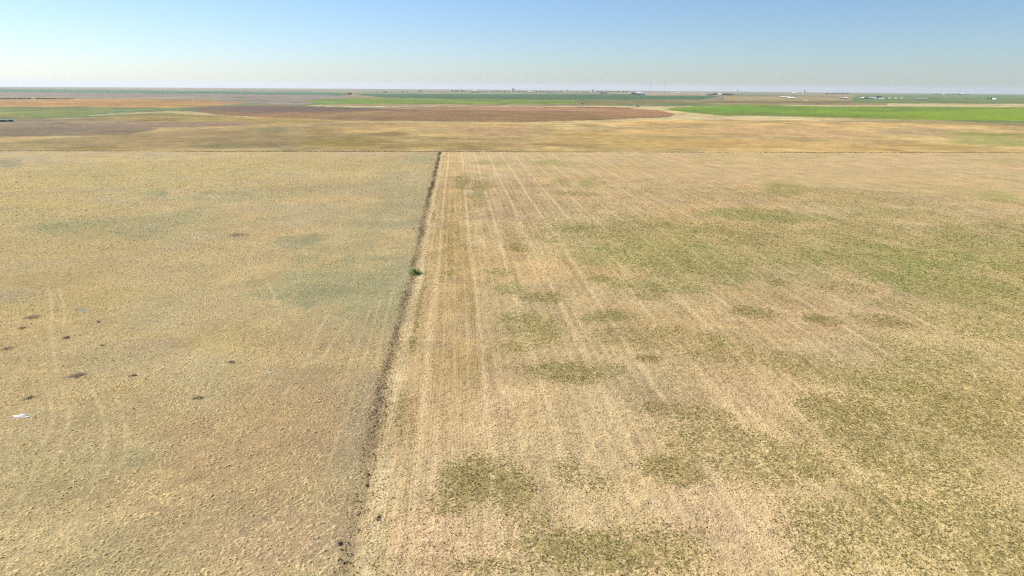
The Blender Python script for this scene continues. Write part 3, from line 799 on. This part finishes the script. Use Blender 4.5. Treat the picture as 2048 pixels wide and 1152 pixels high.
def tree_proto(name, rx, h, lm_, seed, n=420, trunk=0.3, label='x'):
    o = bpy.data.objects.new(name, None); COL.objects.link(o); tag(o, label, 'tree', 'distant trees')
    bm = bmesh.new(); th = h * 0.4
    cyl(bm, 0, 0, -0.3, th, trunk, trunk * 0.55, n=8)
    g = random.Random(seed)
    for i in range(5):
        a_ = i * 1.257 + g.random(); q = (math.cos(a_) * rx * 0.5, math.sin(a_) * rx * 0.5, h * (0.55 + 0.2 * g.random()))
        bar(bm, (0, 0, th * 0.8), q, trunk * 0.3)
    obj('trunk', bm, M_BARK, o)
    cm = crown_mesh(rx, h * 0.5, h * 0.58, n, seed, rx * 0.15)
    obj('crown', cm, lm_, o)
    return o

protos = [tree_proto('tree', 5.5, 10, LEAF[0], 1), tree_proto('tree', 5, 9, LEAF[1], 2), tree_proto('tree', 4.5, 8, LEAF[2], 3)]
first = [True] * 3
def tree(px, py, kind, label, s=1.0):
    o = protos[kind]
    if first[kind]: first[kind] = False
    else: o = copy_tree(protos[kind])
    place(o, px, py, label, random.random() * 6.28, s * 1.8 * (0.9 + 0.2 * random.random()))
    return o

# ---- left side
b = shed('machine_shed', 5, 243.4, 28, 10, 2.8, 'long low dark blue shed at the left edge of the photo', 'shed', M_BLUE, M_BLUE, 0.12, 0.05, doors=2)
for (x0, x1, lbl) in ((8,36,'leftmost long brown bale stack with shade-darkened sides and sun-paled top'), (40,58,'short brown bale stack with shade-darkened sides, second from the left'), (78,106,'brown bale stack with shade-darkened sides, third from the left'), (107,139,'thin long bale stack, rightmost of the four')):
    pm = mpp((x0 + x1) / 2, 198.3)
    o = root('bale_stack', (x0 + x1) / 2, 198.3, lbl, 'bale stack', 'dark bale stacks in the far left field')
    w = (x1 - x0) * pm; k = max(2, int(w / 6)); hh = 4.2 if x0 != 107 else 2.6
    bm = bmesh.new()
    for i in range(k):
        xx = -w/2 + w * i / k; q = random.uniform(0.75, 1.1)
        box(bm, xx, xx + w / k - 0.12, -4, 4, -0.2, hh * q)
    obj('side', bm, M_HAY_SHADE, o)  # dark side tone is painted shade
    bm = bmesh.new()
    random.seed(int(x0))
    for i in range(k):
        xx = -w/2 + w * i / k
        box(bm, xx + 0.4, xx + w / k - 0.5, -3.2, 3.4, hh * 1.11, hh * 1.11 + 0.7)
    obj('top_layer', bm, M_HAYTOP, o)  # pale tone is painted sunlight on the same bales

# ---- centre-pivot sprinkler standing on the ploughed circle
pa, pb = at(708, 217.6), at(880, 221.8)
plen = math.hypot(pb[0]-pa[0], pb[1]-pa[1]); spans = 7
o = bpy.data.objects.new('pivot_sprinkler', None); COL.objects.link(o)
o.location = (pa[0], pa[1], gz(*pa)); o.rotation_euler = (0, 0, math.atan2(pb[1]-pa[1], pb[0]-pa[0]))
tag(o, 'long wheeled irrigation pipe standing on the far dark brown ploughed field', 'irrigation machine')
sp_ = plen / spans
for i in range(spans):
    bm = bmesh.new()
    x0 = i * sp_; N_ = 8
    zz = [3.6 + 1.3 * math.sin(math.pi * j / N_) for j in range(N_ + 1)]
    lo = [3.5] + [z_ - 1.0 for z_ in zz[1:-1]] + [3.5]
    for j in range(N_):
        xa, xb = x0 + sp_ * j / N_, x0 + sp_ * (j + 1) / N_
        bar(bm, (xa, 0, zz[j]), (xb, 0, zz[j + 1]), 0.14, 6)
        bar(bm, (xa, 0, lo[j]), (xb, 0, lo[j + 1]), 0.06, 4)
        bar(bm, (xb, 0, zz[j + 1]), (xb, 0, lo[j + 1]), 0.05, 4)
    obj('span', bm, M_STEEL, o)
for i in range(spans + 1):
    bm = bmesh.new(); xx = i * sp_
    bar(bm, (xx, -2.2, 0.6), (xx, 0, 3.6), 0.12); bar(bm, (xx, 2.2, 0.6), (xx, 0, 3.6), 0.12); bar(bm, (xx, -2.2, 0.6), (xx, 2.2, 0.6), 0.12)
    tw = obj('tower', bm, M_STEEL, o)
    for sg in (-2.2, 2.2):
        bm = bmesh.new(); cyl(bm, 0, 0, -0.15, 0.15, 0.65, n=14)
        bmesh.ops.rotate(bm, verts=bm.verts, matrix=Matrix.Rotation(math.pi/2, 3, 'Y'))
        bmesh.ops.translate(bm, verts=bm.verts, vec=(xx, sg, 0.62))
        obj('wheel', bm, M_TYRE, tw)

# ---- small box truck on the dirt road
pm = mpp(1276, 213.5)
o = root('parked_trailer', 1276, 213.6, 'white and brown trailer parked on the pale dirt track', 'trailer', rz=0.15)
bm = bmesh.new(); box(bm, -5.5, 3.5, -1.3, 1.3, 1.1, 4.0); obj('body', bm, M_BROWN, o)
bm = bmesh.new(); box(bm, -8.4, -5.6, -1.25, 1.25, 0.7, 3.6); box(bm, -9.6, -8.4, -1.2, 1.2, 0.7, 2.0); cb = obj('cab', bm, M_WHITE, o)
bm = bmesh.new(); box(bm, -8.0, -6.6, -1.30, -1.26, 2.2, 3.2); obj('window', bm, M_GLASS, cb)
for xx in (-8.6, -6.0, 1.0, 2.3):
    for sg in (-1.15, 1.15):
        bm = bmesh.new(); cyl(bm, 0, 0, -0.18, 0.18, 0.52, n=14)
        bmesh.ops.rotate(bm, verts=bm.verts, matrix=Matrix.Rotation(math.pi/2, 3, 'X'))
        bmesh.ops.translate(bm, verts=bm.verts, vec=(xx, sg, 0.52)); obj('wheel', bm, M_TYRE, o)

# ---- horizon town
elevator(1026, 184.0, 3, 5.5, 30, 'tallest white grain elevator standing on the skyline', True)
elevator(986, 183.8, 6, 6.5, 13, 'long low white silo row left of the tallest elevator', False, M_WHITE)
elevator(1185, 185.2, 2, 6.5, 24, 'broad white elevator on the skyline, right of the town', True)
elevator(1133, 184.8, 2, 5, 22, 'slim pale elevator between the two larger skyline elevators', True)
elevator(1608, 188.5, 2, 6, 30, 'pale elevator on the skyline far to the right', True)
elevator(1474, 187.0, 2, 5, 24, 'faint small elevator on the skyline above the white farmhouse', True)
shed('warehouse', 950, 184.2, 40, 20, 9, 'pale warehouse on the skyline left of the silo row', 'warehouse', M_CREAM, M_WHITE)
shed('warehouse', 1060, 184.8, 46, 20, 8, 'pale warehouse on the skyline just right of the tallest elevator', 'warehouse', M_GREY, M_WHITE)
shed('warehouse', 1100, 185.0, 50, 20, 8, 'low grey warehouse on the skyline among trees', 'warehouse', M_GREY, M_GREY)
shed('warehouse', 1588, 188.0, 40, 20, 12, 'small white warehouse near the skyline at right', 'warehouse', M_WHITE, M_WHITE)
shed('warehouse', 1356, 186.8, 38, 18, 8, 'small cream shed alone on the skyline right of the masts', 'warehouse', M_CREAM, M_WHITE)
shed('warehouse', 64, 176.9, 60, 30, 10, 'pale large shed on the hazy left skyline', 'warehouse', M_WHITE, M_WHITE)

def mast(px, py, h, label):
    o = root('radio_mast', px, py, label, 'radio mast', 'thin masts on the skyline')
    bm = bmesh.new(); hw = 1.6; st = 6
    legs = [(hw, 0), (-hw * 0.5, hw * 0.87), (-hw * 0.5, -hw * 0.87)]
    for lx, ly in legs: bar(bm, (lx, ly, 0), (lx, ly, h), 0.8)
    for i in range(int(h / st)):
        for j in range(3):
            a_, b_ = legs[j], legs[(j + 1) % 3]
            bar(bm, (a_[0], a_[1], i * st), (b_[0], b_[1], (i + 1) * st), 0.15)
            bar(bm, (a_[0], a_[1], i * st), (b_[0], b_[1], i * st), 0.12)
    obj('lattice', bm, M_STEEL, o)
    for k in range(3):
        bm = bmesh.new(); a_ = k * 2.094 + 0.4
        for hh in (0.45, 0.95): bar(bm, (math.cos(a_) * h * 0.5, math.sin(a_) * h * 0.5, 0), (0, 0, h * hh), 0.07, 3)
        obj('guy_wires', bm, M_STEEL, o)
    bm = bmesh.new(); cyl(bm, 0, 0, h, h + 5, 0.25, n=6); obj('antenna', bm, M_STEEL, o)
mast(1301.5, 186.2, 138, 'left of the two thin masts rising above the skyline')
mast(1329.5, 186.4, 142, 'right of the two thin masts rising above the skyline')

# ---- farms
shed('barn', 1278, 190.3, 34, 22, 13, 'blue-grey barn beside dark trees below the thin masts', 'barn', M_SLATE, M_WHITE, 0.3)
shed('farmhouse', 1286.5, 190.8, 20, 14, 5, 'small farmhouse with brown roof right of the blue-grey barn', 'house', M_CREAM, M_BROWN, 0.35, windows=3)
shed('farmhouse', 1439, 191.6, 22, 16, 8, 'bright white farmhouse between dark trees at centre right', 'house', M_WHITE, M_WHITE, 0.35, windows=3)
shed('barn', 1568.5, 195.6, 52, 18, 3.0, 'long low barn with shade-darkened brown front, left of a white one', 'barn', M_BROWN, M_CREAM, 0.22)  # dark wall colour carries the shade of the side away from the sun
shed('barn', 1584, 197.2, 24, 14, 3.4, 'short barn with white roof and shade-darkened front', 'barn', M_BROWN, M_WHITE, 0.28)  # shade on this front is painted into the wall colour too
shed('farmhouse', 1577, 197.6, 9, 9, 4, 'tiny white outbuilding between the two brown fronted barns', 'outbuilding', M_WHITE, M_WHITE, 0.3)
grain_bin(1610.3, 202.3, 3.4, 6, 'left of the two small white bins standing alone', 'pair of small white bins', M_WHITE)
grain_bin(1615, 202.4, 3.0, 5.5, 'right of the two small white bins standing alone', 'pair of small white bins', M_WHITE)
shed('farmhouse', 1691, 198.0, 18, 12, 5, 'pinkish farmhouse with pale roof left of the big white farm', 'house', M_RUST, M_CREAM, 0.35, windows=3)
shed('farmhouse', 1682, 197.4, 10, 8, 3.5, 'small dull red outbuilding left of the pinkish farmhouse', 'outbuilding', M_RUST, M_RUST, 0.3)
shed('farmhouse', 1725, 198.0, 13, 10, 5, 'small cream house at the left end of the big white farm', 'house', M_CREAM, M_WHITE, 0.35, windows=2)
shed('machine_shed', 1738, 197.8, 26, 14, 5, 'blue-grey machine shed beside the white bins', 'shed', M_SLATE, M_GREY, 0.25)
for i, xx in enumerate((1745.2, 1748.6, 1752.0)):
    grain_bin(xx, 197.9, 3.7, 8.5, ['leftmost', 'middle', 'rightmost'][i] + ' of the three tall white bins at the big farm', 'three white grain bins at the big farm', M_WHITE)
shed('machine_shed', 1757.5, 196.2, 30, 18, 6.0, 'shed with a blue-black roof behind the white wall', 'shed', M_NAVY, M_NAVY, 0.30)
shed('machine_shed', 1762.5, 198.6, 27, 10, 4.2, 'bright white shed in front of the blue-black roof', 'shed', M_WHITE, M_WHITE, 0.22)
for i, xx in enumerate((1779, 1791, 1802.5)):
    shed('hay_shelter', xx, 198.2, 15 - i, 9, 3.4, ['leftmost', 'middle', 'rightmost'][i] + ' of three small pale green shelters right of the white farm', 'shelter', M_HAYTOP, M_CREAM, 0.35, group='three small pale shelters')
shed('livestock_shed', 1843, 198.9, 62, 14, 2.6, 'long very low black fronted shed with grey roof', 'shed', M_DARK, M_GREY, 0.12, doors=3)
shed('barn', 1923.5, 190.2, 26, 20, 13, 'blue-grey barn with white roof by the trees at far right', 'barn', M_SLATE, M_WHITE, 0.3)
shed('barn', 1663, 188.6, 26, 20, 12, 'pale barn hidden in the long dark row of trees', 'barn', M_WHITE, M_GREY, 0.3)
shed('farmhouse', 1988, 200.2, 20, 14, 5.5, 'bright white farmhouse alone in the green at far right', 'house', M_WHITE, M_WHITE, 0.4, windows=3)
shed('farmhouse', 1886, 190.0, 28, 18, 8, 'low white farmhouse in front of dark trees, far right', 'house', M_WHITE, M_WHITE, 0.2)

# ---- trees
T = []
def row(x0, x1, y0, y1, n, kind, s, what):
    for i in range(n):
        t_ = (i + random.uniform(-0.25, 0.25)) / max(1, n - 1)
        px = x0 + (x1 - x0) * t_
        T.append((px, y0 + (y1 - y0) * t_ + random.uniform(-0.15, 0.15), kind, s * random.uniform(0.75, 1.2), what, i, n))
row(905, 930, 184.3, 184.2, 7, 0, 1.1, 'dark skyline trees left of the pale warehouse')
row(955, 972, 184.2, 184.3, 4, 0, 0.9, 'skyline trees between the pale warehouse and the silo row')
row(994, 1018, 184.3, 184.4, 6, 0, 0.9, 'skyline trees between the silo row and the tallest elevator')
row(1034, 1054, 184.6, 184.8, 5, 0, 0.9, 'skyline trees just right of the tallest elevator')
row(1068, 1124, 184.9, 185.1, 11, 0, 0.9, 'skyline trees around the low grey warehouse')
row(1140, 1176, 185.2, 185.4, 7, 0, 0.8, 'skyline trees left of the broad elevator')
row(1196, 1252, 185.3, 186.0, 13, 0, 1.25, 'dark skyline trees right of the broad elevator')
row(1202, 1213, 188.6, 188.7, 5, 0, 1.0, 'dark trees in a short clump below the skyline')
row(1264, 1273, 190.2, 190.3, 4, 0, 1.1, 'dark trees left of the blue-grey barn')
row(1424, 1433, 191.6, 191.6, 4, 0, 1.3, 'dark trees left of the bright white farmhouse')
row(1444, 1456, 191.6, 191.7, 5, 0, 1.1, 'dark trees right of the bright white farmhouse')
row(1417, 1420, 191.4, 191.5, 2, 2, 1.2, 'brown trees at the left end of the white farmhouse')
row(1459, 1467, 191.8, 191.8, 3, 1, 0.9, 'green trees at the right end of the white farmhouse')
row(1651, 1696, 188.7, 188.9, 17, 0, 1.0, 'long dark row of trees at right')
row(1868, 1908, 190.0, 190.2, 11, 0, 0.9, 'dark trees near the skyline at far right')
row(1913, 1920, 190.2, 190.2, 3, 0, 1.1, 'dark trees left of the far right white-roofed barn')
row(1927, 1936, 190.3, 190.4, 3, 0, 0.9, 'dark trees right of the far right white-roofed barn')
row(689, 702, 190.4, 190.6, 4, 0, 0.9, 'dark green clump on the plain left of centre')
row(944, 957, 186.7, 186.7, 4, 0, 0.8, 'small dark clump below the pale warehouse')
row(768, 774, 185.5, 185.6, 2, 2, 0.9, 'brownish skyline trees left of centre')
row(806, 812, 184.6, 184.7, 2, 0, 0.9, 'skyline trees between the brownish pair and the town')
row(838, 844, 184.0, 184.1, 3, 0, 1.0, 'dark skyline clump just left of the town')
row(1976, 1982, 200.0, 200.1, 2, 1, 0.75, 'yellowish green trees left of the lone white farmhouse')
row(1729, 1733, 198.2, 198.2, 2, 1, 0.8, 'green trees beside the blue-grey machine shed')
row(1859, 1882, 198.9, 199.0, 5, 1, 0.5, 'low green bushes right of the long black fronted shed')
row(1164, 1164.1, 209.6, 209.6, 1, 1, 0.55, 'lone small green tree at the right end of the green strip')
ORD = ['first', 'second', 'third', 'fourth', 'fifth', 'sixth', 'seventh', 'eighth', 'ninth', 'tenth', 'eleventh', 'twelfth', 'thirteenth', 'fourteenth', 'fifteenth', 'sixteenth', 'seventeenth']
for px, py, kind, s, what, i, n in T:
    if n == 1: lbl = what
    elif i == 0: lbl = 'leftmost of the ' + what
    elif i == n - 1: lbl = 'rightmost of the ' + what
    else: lbl = ORD[i] + ' from left of the ' + what
    o = tree(px, py, kind, lbl, s)
    if n == 1: del o['group']
    else: o['group'] = what

# ---- green shrubs on the fence row
def bush(name, px, py, rx, h, m, n, leaf, label, cat, stems=6, seed=0):
    o = root(name, px, py, label, cat)
    bm = bmesh.new(); g = random.Random(seed)
    for i in range(stems):
        a_ = g.random() * 6.28
        bar(bm, (math.cos(a_) * 0.1, math.sin(a_) * 0.1, -0.1), (math.cos(a_) * rx * 0.6, math.sin(a_) * rx * 0.6, h * 0.75), 0.025, 4)
    obj('stem', bm, M_BARK, o)
    obj('foliage', crown_mesh(rx, h * 0.7, h * 0.42, n, seed, leaf), m, o)
    return o
bush('shrub', 831, 547, 1.9, 2.1, LEAF[3], 420, 0.22, 'bright green shrub at the middle of the fence row', 'shrub', 9, 5)

# ---- dark dry weed clumps standing apart
M_WEED = leafm("dry_weed_leaves", (0.26, 0.20, 0.14), (0.42, 0.33, 0.23))
cl = [(158,752,20,1.0,'largest dark brown weed patch in the left pasture'), (65,635,12,0.8,'dark weed clump near left edge, uppermost of three'), (46,655,10,0.7,'dark weed clump near left edge, just below the uppermost'),
      (133,675,8,0.7,'small dark weed clump above the largest patch'), (15,696,15,0.7,'thin slanting weed streak at the very left edge'), (265,753,9,0.7,'small dark weed clump right of the largest patch'), (57,797,11,0.6,'thin weed clump above the white chalky patch'),
      (398,798,13,0.7,'flat dark weed clump in the middle of the pasture'), (463,724,8,0.6,'small weed clump up and right of the flat one'), (757,1036,11,0.9,'dark brown weed clump beside the fence row near the bottom'), (680,1089,7,0.8,'small dark weed clump left of the fence row near the bottom'),
      (738,950,5,1.1,'upper of the blackish weed tufts on the fence row'), (734,972,5,1.1,'lower of the blackish weed tufts on the fence row'), (195,643,8,0.4,'thin weed streak above the pinkish ground'), (475,470,14,0.5,'faint dark weed clump far up the pasture'),
      (205,690,7,0.4,'tiny dark tuft left of the pinkish ground')]
for i, (px, py, rx, hh, lbl) in enumerate(cl):
    pm = mpp(px, py)
    bush('weed_clump', px, py, rx * pm * (0.62 if px < 600 else 0.5), hh * 0.22, M_WEED, 170, 0.10, lbl, 'weed clump', 7, 20 + i)
# ---- white stones on the chalky patch
M_CHALK = mat("chalk", (0.52, 0.50, 0.44), 0.9)
for i, (px, py, s, lbl) in enumerate([(37,833,0.8,'leftmost flat white stone on the chalky patch'), (46,831,0.6,'middle flat white stone on the chalky patch'), (53,835,0.45,'rightmost flat white stone on the chalky patch'), (541,746,0.3,'pale flat stone in the middle of the pasture')]):
    x, y = at(px, py)
    bm = bmesh.new(); bmesh.ops.create_icosphere(bm, subdivisions=3, radius=1)
    for v in bm.verts:
        k = 0.75 + 0.5 * float(vnoise(np.array([v.co.x * 2 + i * 7]), np.array([v.co.y * 2 + v.co.z]), 200)[0])
        v.co = Vector((v.co.x * s * 1.3 * k, v.co.y * s * 0.8 * k, v.co.z * 0.16 * k))
    o = obj('stone', bm, M_CHALK, None, (x, y, float(relief(np.array([x]), np.array([y]))[0]) + 0.03))
    tag(o, lbl, 'stone', 'pale stones in the pasture')

# ------------------------------------------------------------------ the air
bm = bmesh.new(); box(bm, -50000, 50000, -50000, 50000, -340, 160)
m = bpy.data.materials.new("haze_air"); m.use_nodes = True
nt = m.node_tree; nt.nodes.clear()
out = nt.nodes.new("ShaderNodeOutputMaterial"); pv = nt.nodes.new("ShaderNodeVolumePrincipled")
pv.inputs["Color"].default_value = (0.78, 0.84, 0.92, 1); pv.inputs["Density"].default_value = 3.6e-5
pv.inputs["Anisotropy"].default_value = 0.2
nt.links.new(pv.outputs[0], out.inputs["Volume"])
hz = obj('haze', bm, m); hz['kind'] = 'stuff'
SC.cycles.volume_bounces = 1
SC.cycles.max_bounces = 5
SC.cycles.use_denoising = False
SC.cycles.filter_width = 1.15
